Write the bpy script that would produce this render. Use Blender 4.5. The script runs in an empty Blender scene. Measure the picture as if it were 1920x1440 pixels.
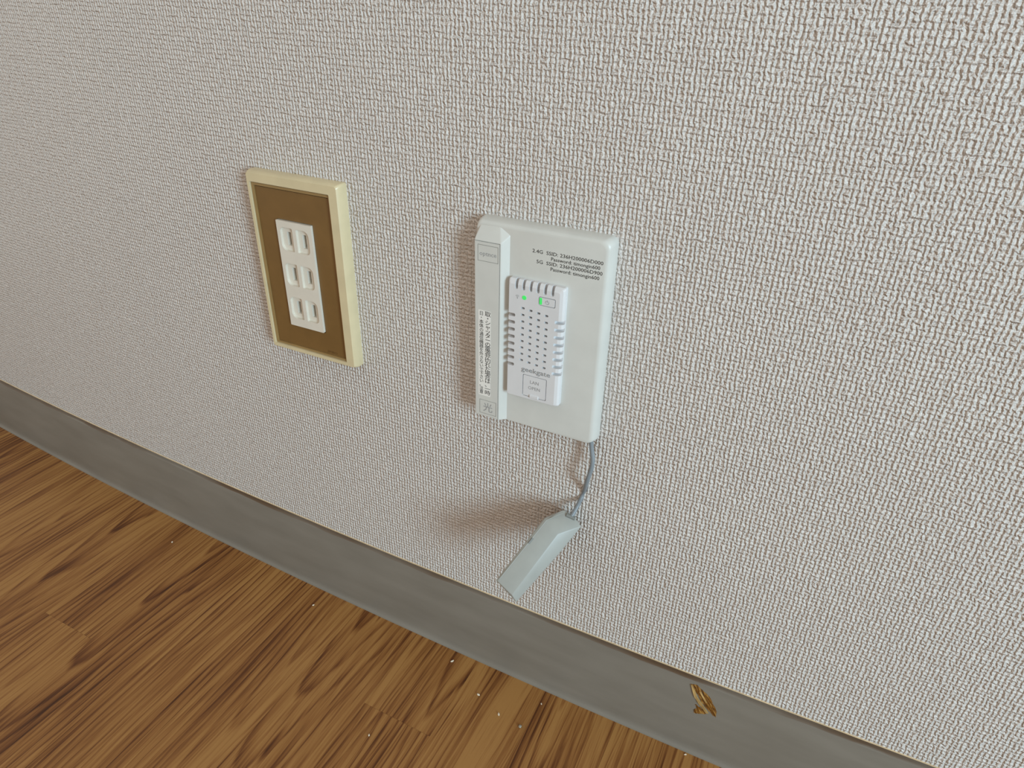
import bpy, bmesh, math, random
from mathutils import Vector, Matrix
from mathutils.geometry import tessellate_polygon

SC = bpy.context.scene
COL = SC.collection

# ------------------------------------------------------------------ camera
YAW, PITCH, ROLL = 0.4534, -0.5273, 0.025
CAM = Vector((0.3403, -0.3196, 0.4598))
FPX = 1303.0
_f = Vector((-math.sin(YAW) * math.cos(PITCH), math.cos(YAW) * math.cos(PITCH), math.sin(PITCH)))
_r = Vector((math.cos(YAW), math.sin(YAW), 0))
_u = _r.cross(_f)
RIGHT = math.cos(ROLL) * _r + math.sin(ROLL) * _u
UP = -math.sin(ROLL) * _r + math.cos(ROLL) * _u
cam_data = bpy.data.cameras.new('camera')
cam_data.sensor_width = 36.0
cam_data.lens = FPX / 1920 * 36.0
cam_data.clip_start = 0.01
cam = bpy.data.objects.new('camera', cam_data)
COL.objects.link(cam)
cam.matrix_world = Matrix(((RIGHT.x, UP.x, -_f.x, CAM.x), (RIGHT.y, UP.y, -_f.y, CAM.y),
                           (RIGHT.z, UP.z, -_f.z, CAM.z), (0, 0, 0, 1)))
SC.camera = cam

# ------------------------------------------------------------------ world, window light, exposure
W = bpy.data.worlds.new('world')
SC.world = W
W.use_nodes = True
W.node_tree.nodes['Background'].inputs['Color'].default_value = (1.0, 0.89, 0.77, 1)
W.node_tree.nodes['Background'].inputs['Strength'].default_value = 0.60


def area(name, loc, target, sx, sy, power, color):
    d = bpy.data.lights.new(name, 'AREA')
    d.shape = 'RECTANGLE'
    d.size, d.size_y = sx, sy
    d.energy, d.color = power, color
    o = bpy.data.objects.new(name, d)
    COL.objects.link(o)
    o.location = loc
    o.rotation_euler = (Vector(target) - Vector(loc)).to_track_quat('-Z', 'Y').to_euler()
    return o


area('window_right_offscreen', (3.2, -1.75, 0.98), (0.1, 0, 0.25), 0.8, 1.3, 92, (0.62, 0.86, 1.0))
SC.view_settings.view_transform = 'Standard'
SC.view_settings.look = 'None'
SC.view_settings.exposure = 0.2
SC.view_settings.gamma = 1.0
SC.view_settings.use_curve_mapping = False

# ------------------------------------------------------------------ helpers


def lin(r, g, b):
    def c(v):
        v /= 255.0
        return v / 12.92 if v <= 0.04045 else ((v + 0.055) / 1.055) ** 2.4
    return (c(r), c(g), c(b), 1.0)


class Nodes:
    """small wrapper for building a node tree"""

    def __init__(self, name):
        self.m = bpy.data.materials.new(name)
        self.m.use_nodes = True
        self.t = self.m.node_tree
        self.b = self.t.nodes['Principled BSDF']

    def n(self, kind, **kw):
        o = self.t.nodes.new(kind)
        for k, v in kw.items():
            setattr(o, k, v)
        return o

    def put(self, sock, v):
        if hasattr(v, 'is_output'):
            self.t.links.new(v, sock)
        else:
            sock.default_value = v

    def math(self, op, a, b=0.0, c=0.0, clamp=False):
        o = self.n('ShaderNodeMath', operation=op, use_clamp=clamp)
        for i, v in enumerate((a, b, c)):
            self.put(o.inputs[i], v)
        return o.outputs[0]

    def comb(self, x, y, z):
        o = self.n('ShaderNodeCombineXYZ')
        for i, v in enumerate((x, y, z)):
            self.put(o.inputs[i], v)
        return o.outputs[0]

    def sep(self, v):
        o = self.n('ShaderNodeSeparateXYZ')
        self.put(o.inputs[0], v)
        return o.outputs

    def coord(self, which='Object'):
        return self.n('ShaderNodeTexCoord').outputs[which]

    def noise(self, vec, scale, detail=2.0, rough=0.5, dist=0.0):
        o = self.n('ShaderNodeTexNoise')
        self.put(o.inputs['Vector'], vec)
        self.put(o.inputs['Scale'], scale)
        o.inputs['Detail'].default_value = detail
        o.inputs['Roughness'].default_value = rough
        o.inputs['Distortion'].default_value = dist
        return o.outputs[0]

    def ramp(self, fac, stops, interp='LINEAR'):
        o = self.n('ShaderNodeValToRGB')
        o.color_ramp.interpolation = interp
        el = o.color_ramp.elements
        while len(el) < len(stops):
            el.new(0.5)
        for e, (p, c) in zip(el, stops):
            e.position = p
            e.color = c
        self.put(o.inputs[0], fac)
        return o.outputs[0]

    def mix(self, fac, a, b, mode='MIX'):
        o = self.n('ShaderNodeMix', data_type='RGBA', blend_type=mode)
        self.put(o.inputs[0], fac)
        self.put(o.inputs[6], a)
        self.put(o.inputs[7], b)
        return o.outputs[2]

    def bump(self, h, dist, strength=1.0):
        o = self.n('ShaderNodeBump')
        o.inputs['Strength'].default_value = strength
        o.inputs['Distance'].default_value = dist
        self.put(o.inputs['Height'], h)
        self.put(self.b.inputs['Normal'], o.outputs[0])

    def set(self, **kw):
        for k, v in kw.items():
            self.put(self.b.inputs[k.replace('_', ' ')], v)
        return self.m


def plastic(name, rgb, rough=0.4, var=0.03, bump=0.0, spec=0.5, metal=0.0):
    s = Nodes(name)
    co = s.coord()
    f = s.noise(co, 90, 3)
    c = lin(*rgb)
    lo = tuple(v * (1 - var * 2) for v in c[:3]) + (1,)
    hi = tuple(min(1, v * (1 + var * 2)) for v in c[:3]) + (1,)
    s.set(Base_Color=s.ramp(f, [(0.3, lo), (0.7, hi)]), Roughness=rough, Metallic=metal)
    s.b.inputs['Specular IOR Level'].default_value = spec
    if bump:
        s.bump(s.noise(co, 2500, 2), bump, 0.6)
    return s.m


# ------------------------------------------------------------------ materials


def wallpaper():
    s = Nodes('wallpaper')
    x, y, z = s.sep(s.coord())[:3]
    warp = s.n('ShaderNodeTexNoise')
    s.put(warp.inputs['Vector'], s.comb(x, 0.0, z))
    warp.inputs['Scale'].default_value = 210
    warp.inputs['Detail'].default_value = 2.5
    w = s.sep(warp.outputs['Color'])
    wx = s.math('MULTIPLY_ADD', s.math('SUBTRACT', w[0], 0.5), 0.0024, x)
    wz = s.math('MULTIPLY_ADD', s.math('SUBTRACT', w[1], 0.5), 0.0024, z)
    # upright threads and cross threads of the woven relief, passing over and under each other
    v = s.math('MULTIPLY_ADD', s.math('SINE', s.math('MULTIPLY', wx, 6.2832 / 0.0023)), 0.5, 0.5)
    h = s.math('MULTIPLY_ADD', s.math('SINE', s.math('MULTIPLY', wz, 6.2832 / 0.0026)), 0.5, 0.5)
    sel = s.noise(s.comb(s.math('MULTIPLY', x, 430), 0.0, s.math('MULTIPLY', z, 470)), 1.0, 1.0)
    sel = s.ramp(sel, [(0.36, (0.05, 0.05, 0.05, 1)), (0.60, (0.95, 0.95, 0.95, 1))])
    big = s.noise(s.comb(s.math('MULTIPLY', x, 300), 3.0, s.math('MULTIPLY', z, 200)), 1.0, 2.0)
    fine = s.noise(s.comb(wx, 1.0, wz), 1300, 2)
    hgt = s.math('ADD', s.math('MULTIPLY', v, sel), s.math('MULTIPLY', h, s.math('SUBTRACT', 1.0, sel)))
    hgt = s.math('ADD', s.math('ADD', s.math('MULTIPLY', hgt, 0.62), s.math('MULTIPLY', fine, 0.36)), s.math('MULTIPLY', big, 0.55))
    tone = s.noise(s.comb(x, 0.0, z), 9, 3)
    base = s.mix(tone, lin(212, 206, 201), lin(219, 213, 207))
    s.set(Base_Color=base, Roughness=0.36)
    s.b.inputs['Specular IOR Level'].default_value = 0.5
    s.bump(hgt, 0.00180, 1.0)
    return s.m


def wood():
    s = Nodes('laminate_wood')
    x, y, z = s.sep(s.coord())[:3]
    info = s.n('ShaderNodeObjectInfo')
    rnd = info.outputs['Random']
    prm = s.n('ShaderNodeSeparateColor')
    s.put(prm.inputs[0], info.outputs['Color'])
    r0, r1, r2 = prm.outputs[0], prm.outputs[1], prm.outputs[2]
    seed = s.math('MULTIPLY', rnd, 40.0)
    wn = s.noise(s.comb(s.math('MULTIPLY', x, 20), s.math('MULTIPLY', y, 4.5), seed), 1.0, 1.5)
    wn2 = s.noise(s.comb(s.math('MULTIPLY', x, 130), s.math('MULTIPLY', y, 7), seed), 1.0, 3)
    wx = s.math('ADD', x, s.math('MULTIPLY_ADD', s.math('SUBTRACT', wn, 0.5), 0.016,
                                 s.math('MULTIPLY', s.math('SUBTRACT', wn2, 0.5), 0.005)))
    # growth rings of a log cut on the flat: ellipses stretched along the plank
    u = s.math('SUBTRACT', wx, s.math('MULTIPLY', s.math('SUBTRACT', r0, 0.5), 0.2))
    v = s.math('MULTIPLY', s.math('SUBTRACT', y, s.math('MULTIPLY', s.math('SUBTRACT', r1, 0.5), 0.8)), 0.075)
    rr = s.math('SQRT', s.math('ADD', s.math('MULTIPLY', u, u), s.math('MULTIPLY', v, v)))
    rr = s.math('ADD', rr, s.math('MULTIPLY', wn2, 0.004))
    ring = s.math('FRACT', s.math('MULTIPLY', rr, 200))
    ring = s.ramp(ring, [(0.0, (0.05, 0.05, 0.05, 1)), (0.5, (0.25, 0.25, 0.25, 1)), (0.84, (1, 1, 1, 1)), (0.97, (0.05, 0.05, 0.05, 1))])
    amp = s.noise(s.comb(s.math('MULTIPLY', x, 20), s.math('MULTIPLY', y, 6), s.math('ADD', seed, 9.0)), 1.0, 2)
    fib = s.noise(s.comb(s.math('MULTIPLY', wx, 1000), s.math('MULTIPLY', y, 28), seed), 1.0, 3)
    pore = s.noise(s.comb(s.math('MULTIPLY', wx, 620), s.math('MULTIPLY', y, 16), s.math('ADD', seed, 5.0)), 1.0, 2)
    pore = s.ramp(pore, [(0.52, (0, 0, 0, 1)), (0.70, (1, 1, 1, 1))])
    f = s.math('MULTIPLY', ring, s.ramp(amp, [(0.3, (0.35, 0.35, 0.35, 1)), (0.65, (1, 1, 1, 1))]))
    f = s.math('ADD', s.math('MULTIPLY', f, 0.60), s.math('MULTIPLY', s.math('SUBTRACT', fib, 0.40), 0.85))
    f = s.math('ADD', f, s.math('MULTIPLY', pore, 0.28))
    f = s.math('ADD', f, s.math('MULTIPLY', s.math('SUBTRACT', r2, 0.5), 0.40), clamp=True)
    band = s.noise(s.comb(s.math('MULTIPLY', wx, 60), s.math('MULTIPLY', y, 3.0), s.math('ADD', seed, 17.0)), 1.0, 2)
    f = s.math('MULTIPLY_ADD', s.math('SUBTRACT', band, 0.5), 1.6, f, clamp=True)
    col = s.ramp(f, [(0.0, lin(166, 122, 69)), (0.35, lin(142, 96, 50)), (0.65, lin(106, 63, 29)), (1.0, lin(66, 34, 12))])
    s.set(Base_Color=col, Roughness=s.math('MULTIPLY_ADD', fib, 0.15, 0.33))
    s.b.inputs['Specular IOR Level'].default_value = 0.35
    s.bump(s.math('MULTIPLY_ADD', f, -0.7, s.math('MULTIPLY', fib, 0.4)), 0.00022, 0.7)
    return s.m


def vinyl():
    s = Nodes('baseboard_vinyl')
    x, y, z = s.sep(s.coord())[:3]
    co = s.comb(x, 0.0, z)
    f = s.noise(s.comb(s.math('MULTIPLY', x, 14), 0.0, s.math('MULTIPLY', z, 60)), 1.0, 4)
    base = s.ramp(f, [(0.3, lin(117, 112, 103)), (0.7, lin(128, 123, 114))])
    # scuff specks
    vo = s.n('ShaderNodeTexVoronoi')
    s.put(vo.inputs['Vector'], co)
    vo.inputs['Scale'].default_value = 46
    speck = s.math('LESS_THAN', vo.outputs['Distance'], s.math('MULTIPLY', s.noise(co, 31, 1), 0.085))
    pick = s.math('GREATER_THAN', s.noise(co, 12, 1), 0.56)
    base = s.mix(s.math('MULTIPLY', s.math('MULTIPLY', speck, pick), 0.75), base, lin(70, 62, 52))
    # grime along the upper edge
    edge = s.math('ADD', z, s.math('MULTIPLY', s.noise(s.comb(s.math('MULTIPLY', x, 22), 0.0, s.math('MULTIPLY', z, 160)), 1.0, 4), 0.0026))
    grime = s.ramp(s.math('MULTIPLY_ADD', edge, 100.0, -6.6), [(0.48, (0, 0, 0, 1)), (0.56, (1, 1, 1, 1))])
    patch = s.ramp(s.noise(s.comb(s.math('MULTIPLY', x, 9), 7.0, 0.0), 1.0, 3), [(0.38, (0.25, 0.25, 0.25, 1)), (0.60, (0.95, 0.95, 0.95, 1))])
    base = s.mix(s.math('MULTIPLY', grime, patch), base, lin(84, 62, 40))
    s.set(Base_Color=base, Roughness=0.42)
    s.bump(s.noise(s.comb(s.math('MULTIPLY', x, 90), 0.0, s.math('MULTIPLY', z, 220)), 1.0, 3), 0.0003, 0.35)
    return s.m


M_WALL = wallpaper()
M_WOOD = wood()
M_VINYL = vinyl()
M_SUB = plastic('subfloor', (60, 42, 24), 0.8)
M_CAULK = plastic('wallpaper_edge', (206, 182, 146), 0.7, 0.06)
s = Nodes('torn_glue')
_co = s.coord()
_x, _y, _z = s.sep(_co)[:3]
_n = s.noise(s.comb(s.math('MULTIPLY', s.math('ADD', _x, s.math('MULTIPLY', _z, 0.6)), 700), 0.0, s.math('MULTIPLY', _z, 220)), 1.0, 4)
M_TORN = s.set(Base_Color=s.ramp(_n, [(0.32, lin(62, 36, 10)), (0.5, lin(122, 78, 22)), (0.68, lin(176, 134, 66))]), Roughness=0.45)
s.bump(_n, 0.0012, 1.0)
M_TORN2 = plastic('torn_paper', (170, 138, 84), 0.7, 0.15, 0.0006)
M_FRAME = plastic('cream_frame', (208, 194, 158), 0.32, 0.02)
M_BRONZE = plastic('bronze_plate', (118, 88, 47), 0.42, 0.03, spec=0.5)
M_BRONZE_TEXT = plastic('bronze_lettering', (88, 62, 28), 0.5)
M_IVORY = plastic('ivory_plastic', (216, 210, 197), 0.38, 0.015)
M_SLIT = plastic('contact_metal', (168, 166, 158), 0.4, metal=0.8)
M_WHITE = plastic('white_plastic', (203, 204, 199), 0.36, 0.012)
M_MODULE = plastic('module_plastic', (214, 215, 217), 0.32, 0.012)
M_GREY = plastic('grey_plastic', (156, 158, 153), 0.40, 0.02)
M_LINE = plastic('grey_print', (132, 132, 126), 0.6)
M_LATCH = plastic('latch_grey', (120, 122, 118), 0.5)
M_INK = plastic('black_ink', (26, 25, 24), 0.6)
M_PAPER = plastic('label_paper', (230, 229, 224), 0.5, 0.01)
M_ICON = plastic('grey_ink', (150, 151, 152), 0.5)
M_CABLE = plastic('grey_cable', (126, 134, 140), 0.38, 0.05)
M_CRUMB = plastic('pale_crumb', (226, 216, 196), 0.7)
M_GRIT = plastic('grey_grit', (150, 146, 134), 0.5)
s = Nodes('green_led')
M_LED = s.set(Base_Color=lin(60, 190, 90), Emission_Color=lin(64, 205, 98), Emission_Strength=0.55, Roughness=0.3)

# ------------------------------------------------------------------ mesh helpers


def link(name, bm, mat, parent=None, smooth=None, loc=None):
    me = bpy.data.meshes.new(name)
    bmesh.ops.recalc_face_normals(bm, faces=bm.faces)
    bm.to_mesh(me)
    bm.free()
    me.materials.append(mat)
    o = bpy.data.objects.new(name, me)
    COL.objects.link(o)
    if parent:
        o.parent = parent
    if loc:
        o.location = loc
    if smooth is not None:
        for f in me.polygons:
            f.use_smooth = True
        me.set_sharp_from_angle(angle=math.radians(smooth))
    return o


def tag(o, label=None, cat=None, group=None, kind=None):
    for k, v in (('label', label), ('category', cat), ('group', group), ('kind', kind)):
        if v:
            o[k] = v
    return o


def empty(name, loc, rot=(0, 0, 0)):
    o = bpy.data.objects.new(name, None)
    o.empty_display_size = 0.02
    COL.objects.link(o)
    o.location = loc
    o.rotation_euler = rot
    return o


def box(bm, x0, x1, y0, y1, z0, z1, bevel=0.0, seg=3):
    vs = [bm.verts.new((x, y, z)) for z in (z0, z1) for y in (y0, y1) for x in (x0, x1)]
    fs = [bm.faces.new([vs[i] for i in q]) for q in
          ((0, 2, 3, 1), (4, 5, 7, 6), (0, 1, 5, 4), (2, 6, 7, 3), (0, 4, 6, 2), (1, 3, 7, 5))]
    if bevel:
        es = {e for f in fs for e in f.edges}
        bmesh.ops.bevel(bm, geom=list(es), offset=bevel, segments=seg, affect='EDGES', profile=0.5)
    return bm


def rrect(x0, x1, y0, y1, r, n=6):
    """rounded rectangle outline; r is one radius or four (bl, br, tr, tl)"""
    if not isinstance(r, (tuple, list)):
        r = (r,) * 4
    out = []
    for (cx, cy, a0), q in zip(((x0, y0, 180), (x1, y0, 270), (x1, y1, 0), (x0, y1, 90)), r):
        ex = cx + q if cx == x0 else cx - q
        ey = cy + q if cy == y0 else cy - q
        if q < 1e-6:
            out.append((cx, cy))
            continue
        for k in range(n + 1):
            a = math.radians(a0 + 90.0 * k / n)
            out.append((ex + q * math.cos(a), ey + q * math.sin(a)))
    return out


def holed(bm, outer, holes, z0, z1, skirt=True):
    """flat sheet at z1 with holes; walls of outline and holes run down to z0"""
    loops = [outer] + list(holes)
    polys = [[Vector((a, b, 0)) for a, b in lp] for lp in loops]
    flat = [bm.verts.new((v.x, v.y, z1)) for lp in polys for v in lp]
    for t in tessellate_polygon(polys):
        try:
            bm.faces.new([flat[i] for i in t])
        except ValueError:
            pass
    k = 0
    for li, lp in enumerate(loops):
        n = len(lp)
        top = flat[k:k + n]
        k += n
        if li == 0 and not skirt:
            continue
        low = [bm.verts.new((a, b, z0)) for a, b in lp]
        for i in range(n):
            j = (i + 1) % n
            bm.faces.new((top[i], top[j], low[j], low[i]))
    return bm


def prism(bm, outline, z0, z1):
    lo = [bm.verts.new((a, b, z0)) for a, b in outline]
    hi = [bm.verts.new((a, b, z1)) for a, b in outline]
    n = len(outline)
    bm.faces.new(lo[::-1])
    bm.faces.new(hi)
    for i in range(n):
        j = (i + 1) % n
        bm.faces.new((lo[i], lo[j], hi[j], hi[i]))
    return bm


def tube(bm, pts, rad, n=10):
    rings = []
    up = Vector((0, 0, 1))
    for i, p in enumerate(pts):
        d = (pts[min(i + 1, len(pts) - 1)] - pts[max(i - 1, 0)]).normalized()
        a = d.cross(Vector((1, 0, 0)))
        a = a.normalized() if a.length > 1e-4 else up
        b = d.cross(a)
        rings.append([bm.verts.new(p + rad * (math.cos(2 * math.pi * k / n) * a + math.sin(2 * math.pi * k / n) * b)) for k in range(n)])
    for r, q in zip(rings, rings[1:]):
        for k in range(n):
            bm.faces.new((r[k], r[(k + 1) % n], q[(k + 1) % n], q[k]))
    bm.faces.new(rings[0])
    bm.faces.new(rings[-1][::-1])
    return bm


def boolean_cut(o, cutter_bm):
    me = bpy.data.meshes.new('cutter')
    bmesh.ops.recalc_face_normals(cutter_bm, faces=cutter_bm.faces)
    cutter_bm.to_mesh(me)
    cutter_bm.free()
    c = bpy.data.objects.new('cutter', me)
    COL.objects.link(c)
    pm = o.parent
    o.parent = None
    md = o.modifiers.new('cut', 'BOOLEAN')
    md.object = c
    md.operation = 'DIFFERENCE'
    md.solver = 'EXACT'
    md.use_self = True
    dg = bpy.context.evaluated_depsgraph_get()
    dg.update()
    nm = bpy.data.meshes.new_from_object(o.evaluated_get(dg))
    o.modifiers.clear()
    o.data = nm
    o.parent = pm
    bpy.data.objects.remove(c)
    for f in nm.polygons:
        f.use_smooth = False
    return o


def text(name, body, size, mat, parent, x, y, z, rot=0.0, align='LEFT', depth=0.00004, fit=None, sx=1.0, spacing=1.0):
    cu = bpy.data.curves.new(name, 'FONT')
    cu.body = body
    cu.size = size
    cu.align_x = align
    cu.extrude = depth
    cu.resolution_u = 2
    cu.space_line = spacing
    t = bpy.data.objects.new(name + '_tmp', cu)
    COL.objects.link(t)
    dg = bpy.context.evaluated_depsgraph_get()
    dg.update()
    me = bpy.data.meshes.new_from_object(t.evaluated_get(dg))
    bpy.data.objects.remove(t)
    if fit:
        xs = [v.co.x for v in me.vertices]
        k = fit / (max(xs) - min(xs))
        for v in me.vertices:
            v.co.x *= k
    me.materials.clear()
    me.materials.append(mat)
    o = bpy.data.objects.new(name, me)
    COL.objects.link(o)
    o.parent = parent
    o.location = (x, y, z)
    o.rotation_euler = (0, 0, rot)
    o.scale.x = sx
    return o


# ------------------------------------------------------------------ the room shell


def wall_y(x):
    """the plaster bulges a little: surface of the wall at x"""
    d = max(-0.75, min(0.75, x - 0.15))
    e = (x - 0.15) - d
    return 0.0576 * d * d + 2 * 0.0576 * d * e


XS = [-1.2 + 2.5 * i / 100 for i in range(101)]


def sweep(name, profile, mat, parent=None, smooth=40, close=True):
    """profile: list of (distance in front of wall, z)"""
    bm = bmesh.new()
    rows = [[bm.verts.new((x, wall_y(x) - d, z)) for d, z in profile] for x in XS]
    n = len(profile)
    for a, b in zip(rows, rows[1:]):
        for i in range(n if close else n - 1):
            j = (i + 1) % n
            bm.faces.new((a[i], b[i], b[j], a[j]))
    if close:
        bm.faces.new(rows[0])
        bm.faces.new(rows[-1][::-1])
    return link(name, bm, mat, parent, smooth)


tag(sweep('wall_back', [(0, 0), (0, 1.35), (-0.12, 1.35), (-0.12, 0)], M_WALL), kind='structure')
BH, BT = 0.0708, 0.0038
bb = tag(sweep('baseboard_back', [(0.0, BH), (BT * 0.62, BH), (BT * 0.9, BH - 0.0005), (BT, BH - 0.0014), (BT, 0.0060),
                                  (BT + 0.0002, 0.0042), (BT + 0.0007, 0.0026), (BT + 0.0014, 0.0014), (BT + 0.0022, 0.0008),
                                  (BT + 0.0024, 0.0), (0.0, 0.0)], M_VINYL, None, 50),
         'grey vinyl baseboard with a flared toe along the foot of the wall', None, kind='structure')
sweep('wallpaper_edge', [(0.0, BH - 0.0005), (0.0005, BH - 0.0005), (0.0005, BH + 0.0001), (0.0003, BH + 0.0005), (0.0, BH + 0.0006)], M_CAULK, bb)

# torn patch on the baseboard
random.seed(4)
tx0, tz0 = 0.3195, 0.0


def on_base(pts, d, mat, name):
    rough = []
    for (xa, za), (xb, zb) in zip(pts, pts[1:] + pts[:1]):
        for u in (0, 0.33, 0.66):
            j = 0.0 if name == 'torn_fibre' else 0.0006
            rough.append((xa + (xb - xa) * u + random.uniform(-j, j), za + (zb - za) * u + random.uniform(-j, j)))
    pts = rough
    bm = bmesh.new()
    top = [bm.verts.new((x, wall_y(x) - BT - d * random.uniform(0.5, 1.2), z)) for x, z in pts]
    low = [bm.verts.new((x, wall_y(x) - BT + 0.0004, z)) for x, z in pts]
    bm.faces.new(top)
    for i in range(len(pts)):
        j = (i + 1) % len(pts)
        bm.faces.new((top[i], top[j], low[j], low[i]))
    return link(name, bm, mat, bb)


on_base([(0.3205, 0.0668), (0.3240, 0.0672), (0.3300, 0.0642), (0.3350, 0.0585), (0.3395, 0.0500), (0.3403, 0.0446), (0.3375, 0.0452),
         (0.3340, 0.0490), (0.3300, 0.0530), (0.3262, 0.0590), (0.3225, 0.0640)], 0.0003, M_TORN, 'torn_patch')
on_base([(0.3262, 0.0487), (0.3290, 0.0482), (0.3320, 0.0470), (0.3345, 0.0448), (0.3320, 0.0428), (0.3290, 0.0415), (0.3268, 0.0400),
         (0.3258, 0.0428), (0.3272, 0.0452)], 0.0003, M_TORN, 'torn_patch')
on_base([(0.3206, 0.0660), (0.3218, 0.0660), (0.3262, 0.0565), (0.3312, 0.0505), (0.3352, 0.0455), (0.3338, 0.0452), (0.3290, 0.0500),
         (0.3245, 0.0560)], 0.0008, M_TORN2, 'torn_fibre')
on_base([(0.3268, 0.0630), (0.3276, 0.0632), (0.3330, 0.0548), (0.3322, 0.0546)], 0.0009, M_TORN2, 'torn_fibre')

# floor: laminate strips running towards the wall
bm = bmesh.new()
box(bm, -1.25, 1.35, -1.3, 0.25, -0.03, -0.006)
fl = tag(link('floor', bm, M_SUB), 'brown wood laminate floor of narrow strips', None, kind='structure')
random.seed(11)
SW, X0 = 0.0565, -0.1747
fixed = {5: -0.076, 0: -0.1303}
CATH = {3: (0.565, 0.585, 0.5), -2: (0.42, 0.62, 0.42), 5: (0.6, 0.7, 0.68), 7: (0.45, 0.58, 0.5)}
for k in range(-18, 26):
    xa = X0 + k * SW
    first = fixed.get(k, -0.33 if k in CATH else random.choice((random.uniform(-0.5, -0.26), random.uniform(-0.5, -0.02))))
    cuts = [0.24]
    c = first
    if c + 0.34 < 0.2:
        c += 0.34 if k in fixed else 0.0
    while c > -1.25:
        if c < 0.2:
            cuts.append(c)
        c -= random.choice((0.62, 0.8))
    cuts.append(-1.28)
    for i, (hi, lo) in enumerate(zip(cuts, cuts[1:])):
        if hi - lo < 0.01:
            continue
        bm = bmesh.new()
        L, g = (hi - lo) / 2, 0.00005
        box(bm, -SW / 2 + g, SW / 2 - g, -L + g, L - g, -0.006, 0.0)
        o = link('floor_plank', bm, M_WOOD, fl, None, (xa + SW / 2, (hi + lo) / 2, 0))
        if random.random() < 0.55:
            pr = (0.5 + random.uniform(-0.12, 0.12), random.uniform(0.45, 0.95), random.uniform(0.3, 0.62))
        else:
            pr = (random.choice((0.0, 0.08, 0.9, 1.0)), random.uniform(0, 1), random.uniform(0.35, 0.7))
        if k in CATH and i == 0:
            pr = CATH[k]
        o.color = (*pr, 1.0)

# ------------------------------------------------------------------ mains outlet
mm = 0.001
R90 = (math.pi / 2, 0, 0)
OX, OZ, OW, OH = 0.0028, 0.2364, 0.0718, 0.1200
t = empty('wall_outlet', (OX, wall_y(OX + OW / 2) + 0.0004, OZ), R90)
tag(t, 'cream framed bronze wall plate with three two-pin sockets', 'outlet')
bm = bmesh.new()
holed(bm, rrect(1.2 * mm, OW - 1.8 * mm, 1.0 * mm, OH - 1.4 * mm, 1.6 * mm), [rrect(3.0 * mm, OW - 7.6 * mm, 3.4 * mm, OH - 6.6 * mm, 0.6 * mm)], 6.6 * mm, 8.4 * mm, skirt=False)
# rounded outer shoulder of the frame
shoulder = [(0, 0.0), (0, 4.6), (0.35, 6.6), (0.75, 7.8), (1.0, 8.4)]
rings = []
for f, z in shoulder:
    o_ = rrect(1.2 * mm * f, OW - 1.8 * mm * f, 1.0 * mm * f, OH - 1.4 * mm * f, 1.6 * mm)
    rings.append([bm.verts.new((a, b, z * mm)) for a, b in o_])
for a, b in zip(rings, rings[1:]):
    for i in range(len(a)):
        j = (i + 1) % len(a)
        bm.faces.new((a[i], a[j], b[j], b[i]))
bmesh.ops.remove_doubles(bm, verts=bm.verts, dist=1e-6)
link('frame', bm, M_FRAME, t, 35)
IX0, IX1, IY0, IY1 = 19.6 * mm, 47.2 * mm, 20.6 * mm, 92.0 * mm
bm = bmesh.new()
holed(bm, rrect(4.9 * mm, OW - 9.2 * mm, 4.9 * mm, OH - 9.4 * mm, 0.5 * mm), [rrect(IX0 - 0.4 * mm, IX1 + 0.4 * mm, IY0 - 0.5 * mm, IY1 + 0.4 * mm, 0.3 * mm)], 1.3 * mm, 6.3 * mm)
face = link('face_plate', bm, M_BRONZE, t)
bm = bmesh.new()
box(bm, 2.0 * mm, OW - 5.0 * mm, 2.0 * mm, OH - 5.0 * mm, 0.6 * mm, 1.3 * mm)
link('backing', bm, M_BRONZE, t)
bm = bmesh.new()
holed(bm, rrect(3.2 * mm, OW - 7.8 * mm, 3.6 * mm, OH - 7.2 * mm, 0.5 * mm), [rrect(4.8 * mm, OW - 9.1 * mm, 4.8 * mm, OH - 8.8 * mm, 0.5 * mm)], 1.3 * mm, 7.2 * mm)
link('inner_lip', bm, plastic('lip_bronze', (150, 122, 78), 0.4), t)
text('lettering', 'JIMBO', 2.1 * mm, M_BRONZE_TEXT, face, 47.0 * mm, 6.0 * mm, 6.31 * mm, fit=8.5 * mm)

# ivory insert, six slots in three pairs
slots = []
for yy in (80.4, 57.0, 33.8):
    for s_, xx in ((-1, 27.0), (1, 39.6)):
        slots.append((xx, yy, s_))


def basin(xx, yy, s_):
    big, small = 3.9 * mm, 0.9 * mm
    r = (big, small, small, big * 0.75) if s_ < 0 else (small, big * 0.75, big, small)
    return rrect((xx - 4.9) * mm, (xx + 4.9) * mm, (yy - 7.6) * mm, (yy + 7.6) * mm, r)


bm = bmesh.new()
holed(bm, rrect(IX0, IX1, IY0, IY1, 0.4 * mm), [basin(*q) for q in slots], 1.3 * mm, 7.9 * mm)
link('socket_insert', bm, M_IVORY, t)
for xx, yy, s_ in slots:
    bm = bmesh.new()
    sl = rrect((xx - 1.6 - 0.2 * s_) * mm, (xx + 1.6 - 0.2 * s_) * mm, (yy - 4.4) * mm, (yy + 4.4) * mm, 0.3 * mm, 3)
    holed(bm, [(x_, y_) for x_, y_ in basin(xx, yy, s_)], [sl], 1.3 * mm, 6.0 * mm, skirt=False)
    so = link('socket_slot', bm, M_IVORY, t)
    bm = bmesh.new()
    prism(bm, rrect((xx - 1.8 - 0.2 * s_) * mm, (xx + 1.8 - 0.2 * s_) * mm, (yy - 4.6) * mm, (yy + 4.6) * mm, 0.3 * mm, 3), 1.2 * mm, 2.4 * mm)
    link('contact', bm, M_SLIT, so)

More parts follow.
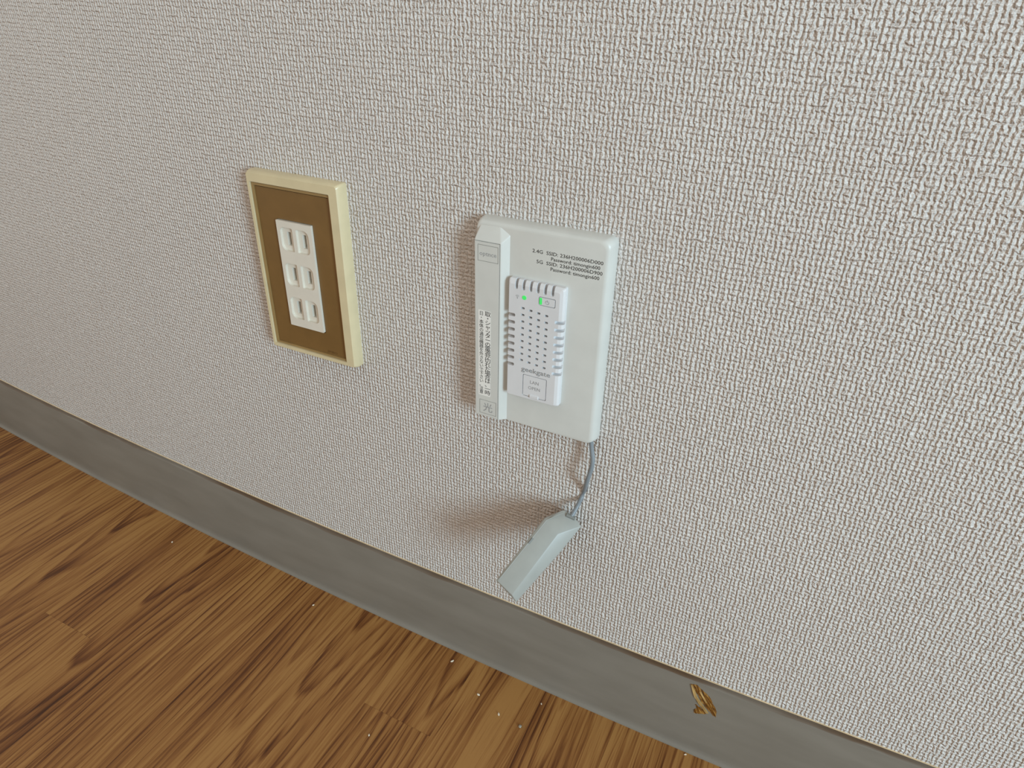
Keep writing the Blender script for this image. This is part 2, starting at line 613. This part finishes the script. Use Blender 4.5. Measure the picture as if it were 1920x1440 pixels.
# ------------------------------------------------------------------ wireless access point in a wall plate
PX, PZ, PW, PH = 0.1652, 0.2318, 0.0759, 0.1205
t = empty('wall_access_point', (PX, wall_y(PX + PW / 2) + 0.0004, PZ), R90)
tag(t, 'white wall-mounted access point plate with vented module and green light', 'access point')
BODY = 8.6 * mm
bm = bmesh.new()
levels = [(0, 0.0), (0, 3.6), (0.25, 5.4), (0.6, 7.2), (1.0, 8.2), (1.7, 8.6)]
rings = []
for f, z in levels:
    o_ = rrect(0.5 * mm * f, PW - 2.2 * mm * f, 0.5 * mm * f, PH - 1.6 * mm * f, (2.2 * mm, 3.2 * mm, 4.2 * mm, 3.0 * mm), 8)
    rings.append([bm.verts.new((a, b, z * mm)) for a, b in o_])
for a, b in zip(rings, rings[1:]):
    for i in range(len(a)):
        j = (i + 1) % len(a)
        bm.faces.new((a[i], a[j], b[j], b[i]))
bm.faces.new(rings[-1])
body = link('body', bm, M_WHITE, t, 40)
# raised column down one side, its head sloping back to the top edge
bm = bmesh.new()
zt = 12.2 * mm
P = {k: bm.verts.new(v) for k, v in dict(
    a=(0.3 * mm, 0.6 * mm, 3 * mm), b=(20.4 * mm, 0.8 * mm, 3 * mm), c=(20.4 * mm, PH - 1.5 * mm, 3 * mm), d=(1.2 * mm, PH - 1.4 * mm, 3 * mm),
    e=(0.9 * mm, 1.2 * mm, zt), f=(16.6 * mm, 1.2 * mm, zt), g=(16.6 * mm, 109.8 * mm, zt), h=(0.9 * mm, 109.8 * mm, zt),
    i=(20.4 * mm, 0.9 * mm, 8.5 * mm), j=(20.4 * mm, 114.0 * mm, 8.5 * mm), k=(14.5 * mm, PH - 3.2 * mm, 8.8 * mm), l=(2.8 * mm, PH - 3.2 * mm, 8.4 * mm)).items()}
for q in ('efgh', 'fijg', 'hgkl', 'gjk', 'abife', 'bcji', 'jckl', 'lcd', 'adlhe'):
    if q == 'jckl':
        bm.faces.new([P[z] for z in 'jck'])
        bm.faces.new([P[z] for z in 'kcl'])
    else:
        bm.faces.new([P[z] for z in q])
bmesh.ops.triangulate(bm, faces=[f for f in bm.faces if len(f.verts) > 4])
bmesh.ops.recalc_face_normals(bm, faces=bm.faces)
ed = [e for e in bm.edges if len(e.link_faces) == 2 and e.calc_face_angle(0) > 0.15]
bmesh.ops.bevel(bm, geom=ed, offset=0.45 * mm, segments=2, affect='EDGES', profile=0.5)
side = link('side_cover', bm, M_WHITE, t, 40)
# grooves round the removable cover
cut = bmesh.new()
box(cut, -1.0 * mm, 16.3 * mm, 109.2 * mm, 109.6 * mm, zt - 0.8 * mm, zt + 1.0 * mm)
boolean_cut(side, cut)
cut = bmesh.new()
box(cut, 15.9 * mm, 16.3 * mm, -1.0 * mm, 109.4 * mm, zt - 0.8 * mm, zt + 1.0 * mm)
boolean_cut(side, cut)


def frame_lines(x0, x1, y0, y1, z, w, mat, name, parent):
    b = bmesh.new()
    holed(b, [(x0, y0), (x1, y0), (x1, y1), (x0, y1)], [[(x0 + w, y0 + w), (x1 - w, y0 + w), (x1 - w, y1 - w), (x0 + w, y1 - w)]], z - 0.1 * mm, z)
    return link(name, b, mat, parent)


frame_lines(3.0 * mm, 15.2 * mm, 98.6 * mm, 107.6 * mm, zt + 0.05 * mm, 0.22 * mm, M_LINE, 'name_frame', side)
text('lettering', 'optnce', 3.4 * mm, M_ICON, side, 4.0 * mm, 101.8 * mm, zt + 0.03 * mm, fit=10.0 * mm)
bm = bmesh.new()
prism(bm, rrect(3.2 * mm, 11.0 * mm, 15.6 * mm, 70.2 * mm, 0.2 * mm, 2), zt - 0.1 * mm, zt + 0.06 * mm)
lab = link('side_label', bm, M_PAPER, t)
col1 = '取・シャッターの電源が切れた場合は、一時'
for i, ch in enumerate(col1):
    pitch = 53.0 / len(col1)
    text('lettering', ch, pitch * 1.28 * mm, M_INK, lab, 9.2 * mm, (69.6 - pitch * (i + 0.92)) * mm, zt + 0.07 * mm, align='CENTER', sx=1.15)
col2 = '日・本体の通信機器を外さないで下さい。注意'
for i, ch in enumerate(col2):
    pitch = 53.0 / len(col2)
    text('lettering', ch, pitch * 1.1 * mm, M_INK, lab, 5.2 * mm, (69.6 - pitch * (i + 0.92)) * mm, zt + 0.07 * mm, align='CENTER')
frame_lines(4.0 * mm, 15.0 * mm, 3.2 * mm, 12.6 * mm, zt + 0.05 * mm, 0.22 * mm, M_LINE, 'mark_frame', side)
text('lettering', '光', 6.6 * mm, M_ICON, side, 9.5 * mm, 5.4 * mm, zt + 0.04 * mm, align='CENTER')

# network names printed on the plate
for line, yy, xx, wd in (('2.4G  SSID: 236H200006D000', 107.3, 33.0, 38.5), ('Password: timongin600', 104.6, 43.5, 26.5),
                         ('5G  SSID: 236H200006D900', 101.9, 35.5, 36.0), ('Password: timongin600', 99.2, 43.5, 26.5)):
    text('lettering', line, 2.7 * mm, M_INK, body, xx * mm, yy * mm, BODY + 0.03 * mm, fit=wd * mm)

# module
DX0, DX1, DY0, DY1 = 21.6 * mm, 54.0 * mm, 21.6 * mm, 92.4 * mm
DZ = 12.8 * mm
bm = bmesh.new()
rings = []
for f, z in ((0, 8.0), (0, 11.2), (0.5, 12.2), (1.3, 12.8)):
    o_ = rrect(DX0 + 0.55 * mm * f, DX1 - 2.0 * mm * f, DY0 + 0.4 * mm * f, DY1 - 2.0 * mm * f, 1.0 * mm, 3)
    rings.append([bm.verts.new((a, b, z * mm)) for a, b in o_])
for a, b in zip(rings, rings[1:]):
    for i in range(len(a)):
        j = (i + 1) % len(a)
        bm.faces.new((a[i], a[j], b[j], b[i]))
bm.faces.new(rings[-1])
bm.faces.new(rings[0][::-1])
mod = link('module', bm, M_MODULE, t)
cut = bmesh.new()
for i in range(6):
    xx = 26.5 + i * 4.15
    prism(cut, rrect((xx - 0.9) * mm, (xx + 0.9) * mm, 87.2 * mm, 96 * mm, 0.65 * mm, 3), 9.6 * mm, 14 * mm)
for i in range(8):
    yy = 72.0 - i * 4.3
    prism(cut, rrect(19 * mm, 26.2 * mm, (yy - 0.95) * mm, (yy + 0.95) * mm, 0.7 * mm, 3), 9.6 * mm, 14 * mm)
    yy = 73.0 - i * 4.4
    prism(cut, rrect(49.2 * mm, 57 * mm, (yy - 0.95) * mm, (yy + 0.95) * mm, 0.7 * mm, 3), 9.6 * mm, 14 * mm)
for i in range(9):
    for j, xx in enumerate((30.6, 35.2, 39.8, 44.4)):
        yy = 77.0 - i * 3.9 - 0.5 * j
        prism(cut, rrect((xx - 1.1) * mm, (xx + 1.1) * mm, (yy - 0.6) * mm, (yy + 0.6) * mm, 0.4 * mm, 2), 10.0 * mm, 14 * mm)
prism(cut, rrect(31.9 * mm, 46.6 * mm, 23.6 * mm, 37.4 * mm, 0.7 * mm, 3), 11.6 * mm, 14 * mm)
prism(cut, rrect(39.6 * mm, 49.2 * mm, 80.8 * mm, 85.8 * mm, 0.7 * mm, 3), 12.0 * mm, 14 * mm)
boolean_cut(mod, cut)
bm = bmesh.new()
prism(bm, rrect(32.3 * mm, 46.2 * mm, 24.0 * mm, 37.0 * mm, 0.5 * mm, 3), 11.5 * mm, 12.75 * mm)
box(bm, 36.5 * mm, 42.0 * mm, 23.2 * mm, 25.2 * mm, 11.8 * mm, 13.3 * mm, 0.3 * mm, 2)
link('port_flap', bm, M_MODULE, mod)
text('lettering', 'LAN', 2.9 * mm, M_ICON, mod, 39.2 * mm, 32.4 * mm, 12.78 * mm, align='CENTER')
text('lettering', 'OPEN', 2.9 * mm, M_ICON, mod, 39.2 * mm, 28.6 * mm, 12.78 * mm, align='CENTER')
bm = bmesh.new()
prism(bm, rrect(40.0 * mm, 48.8 * mm, 81.2 * mm, 85.4 * mm, 0.5 * mm, 3), 11.9 * mm, 12.9 * mm)
link('button', bm, M_MODULE, mod)
# power sign on the button
bm = bmesh.new()
ring_pts = [Vector((44.6 * mm + 1.0 * mm * math.sin(a), 83.2 * mm + 1.0 * mm * math.cos(a), 12.92 * mm)) for a in [math.radians(40 + 280 * k / 20) for k in range(21)]]
tube(bm, ring_pts, 0.14 * mm, 4)
box(bm, 44.45 * mm, 44.75 * mm, 83.3 * mm, 84.5 * mm, 12.85 * mm, 13.0 * mm)
link('power_sign', bm, M_ICON, mod)
bm = bmesh.new()
prism(bm, rrect(40.1 * mm, 41.6 * mm, 81.4 * mm, 85.2 * mm, 0.4 * mm, 3), 12.2 * mm, 12.98 * mm)  # added glowing strip: doubled image of the round light, no second indicator exists
link('green_light', bm, M_LED, mod)['label'] = 'added green glowing strip doubling the round light'
bm = bmesh.new()
prism(bm, rrect(30.1 * mm, 32.5 * mm, 82.0 * mm, 84.4 * mm, 1.19 * mm, 5), 12.2 * mm, 12.98 * mm)
link('green_light', bm, M_LED, mod)['label'] = 'lit green round light'
# small wireless sign beside the light
bm = bmesh.new()
for rad in (0.7, 1.4):
    tube(bm, [Vector((27.3 * mm + rad * mm * math.sin(a), 82.4 * mm + rad * mm * math.cos(a), 12.82 * mm)) for a in [math.radians(-45 + 90 * k / 8) for k in range(9)]], 0.14 * mm, 4)
prism(bm, rrect(27.0 * mm, 27.6 * mm, 82.0 * mm, 82.6 * mm, 0.25 * mm, 3), 12.75 * mm, 12.9 * mm)
link('wireless_sign', bm, M_ICON, mod)
text('lettering', 'geekgate', 4.1 * mm, M_ICON, mod, 31.0 * mm, 39.4 * mm, DZ - 0.02 * mm, fit=17.5 * mm, depth=0.22 * mm)

# ------------------------------------------------------------------ hanging junction box and its cable


def px(x, y):
    d = _f + RIGHT * ((x - 960) / FPX) + UP * ((720 - y) / FPX)
    return d


TOP = Vector((0.2291, -0.0116, 0.1806))
VIEW = (TOP - CAM).normalized()
DEP = (TOP - CAM).dot(VIEW)


def at(x, y, back):
    d = px(x, y)
    return CAM + d * ((DEP + back) / d.dot(VIEW))


front = [(933, 1090), (1024, 974), (1046, 1002), (960, 1116)]
outer = [(930, 1088), (1021, 971), (1056, 956), (1075, 967), (1090, 987), (1050, 1036), (968, 1129)]
base = at(1000, 1040, 0.005)
t = empty('junction_box', base)
tag(t, 'grey plastic junction box dangling from a cable against the wall', 'junction box')
bm = bmesh.new()
F = [bm.verts.new(at(*q, 0.0) - base) for q in front]
Ov = [bm.verts.new(at(*q, b) - base) for q, b in zip(outer, (0.0008, 0.0008, 0.0030, 0.0036, 0.0042, 0.0042, 0.0030))]
Bk = [bm.verts.new(at(*q, 0.0150) - base) for q in outer]
bm.faces.new(F)
for q in ((F[0], F[1], Ov[1], Ov[0]), (F[1], F[2], Ov[4], Ov[3], Ov[2], Ov[1]), (F[2], F[3], Ov[6], Ov[5], Ov[4]), (F[3], F[0], Ov[0], Ov[6])):
    bm.faces.new(q)
for i in range(7):
    j = (i + 1) % 7
    bm.faces.new((Ov[i], Ov[j], Bk[j], Bk[i]))
bm.faces.new(Bk[::-1])
bmesh.ops.triangulate(bm, faces=[f for f in bm.faces if len(f.verts) > 4])
bmesh.ops.recalc_face_normals(bm, faces=bm.faces)
bmesh.ops.bevel(bm, geom=[e for e in bm.edges if e.calc_face_angle(0) > 0.3], offset=0.0004, segments=2, affect='EDGES', profile=0.5)
link('shell', bm, M_GREY, t, 30)


def strip(name, pts, w, mat, back, parent):
    """thin raised line following points on the box front"""
    b = bmesh.new()
    tube(b, [at(*q, back) - base for q in pts], w, 6)
    return link(name, b, mat, parent)


strip('lid_seam', [(936, 1086), (1025, 975), (1056, 961)], 0.00030, M_GREY, 0.0001, t)
strip('latch', [(991, 1019), (999, 1009)], 0.0009, M_LATCH, 0.0004, t)
b = bmesh.new()
for q0, q1 in (((1062, 965), (1078, 972)),):
    tube(b, [at(*q0, 0.0028) - base, at(*q1, 0.0034) - base], 0.0013, 8)
link('cable_gland', b, M_LATCH, t)

bm = bmesh.new()
ctrl = [Vector((0.2380, wall_y(0.238) - 0.0060, 0.2350)), Vector((0.2392, wall_y(0.239) - 0.0060, 0.2280)), Vector((0.2408, wall_y(0.24) - 0.0070, 0.2184)),
        Vector((0.2389, wall_y(0.239) - 0.0080, 0.2055)), at(1094, 924, 0.0022), at(1082, 950, 0.0028), at(1071, 969, 0.0034)]
pts = []
for i in range(len(ctrl) - 1):
    p0, p1, p2, p3 = ctrl[max(i - 1, 0)], ctrl[i], ctrl[i + 1], ctrl[min(i + 2, len(ctrl) - 1)]
    for k in range(8):
        u = k / 8
        pts.append(0.5 * ((2 * p1) + (p2 - p0) * u + (2 * p0 - 5 * p1 + 4 * p2 - p3) * u * u + (3 * p1 - p0 - 3 * p2 + p3) * u ** 3))
pts.append(ctrl[-1])
tube(bm, pts, 0.00135, 12)
tag(link('cable', bm, M_CABLE, None, 60), 'thin grey cable running from the white plate down to the junction box', 'cable')

# ------------------------------------------------------------------ crumbs on the floor
random.seed(3)
src = None
for (cx, cy, r) in ((0.1995, -0.0390, 0.0008), (0.1787, -0.0317, 0.0008), (0.1464, -0.0155, 0.0008), (0.1264, -0.0951, 0.0006),
                    (0.0143, -0.0218, 0.0006), (-0.1513, -0.0241, 0.0007), (0.3277, -0.0061, 0.0006), (0.2233, -0.0169, 0.0005)):
    bm = bmesh.new()
    bmesh.ops.create_icosphere(bm, subdivisions=1, radius=r)
    a = random.uniform(0, 3)
    for v in bm.verts:
        v.co *= random.uniform(0.75, 1.2)
        v.co.y *= 1.7
        v.co.z *= 0.7
    bmesh.ops.rotate(bm, verts=bm.verts, matrix=Matrix.Rotation(a, 3, 'Z'))
    zmin = min(v.co.z for v in bm.verts)
    o = link('crumb', bm, M_CRUMB, None, None, (cx, cy, -zmin - 0.00003))
    tag(o, 'tiny pale crumb lying on the wood floor', 'crumb', 'crumbs on the floor')
bm = bmesh.new()
bmesh.ops.create_icosphere(bm, subdivisions=2, radius=0.0013)
for v in bm.verts:
    v.co *= random.uniform(0.85, 1.1)
    v.co.z *= 0.6
zmin = min(v.co.z for v in bm.verts)
o = link('grit', bm, M_GRIT, None, 60, (0.2174, -0.0404, -zmin - 0.00003))
tag(o, 'small grey bead of grit, the largest speck on the floor', 'grit')
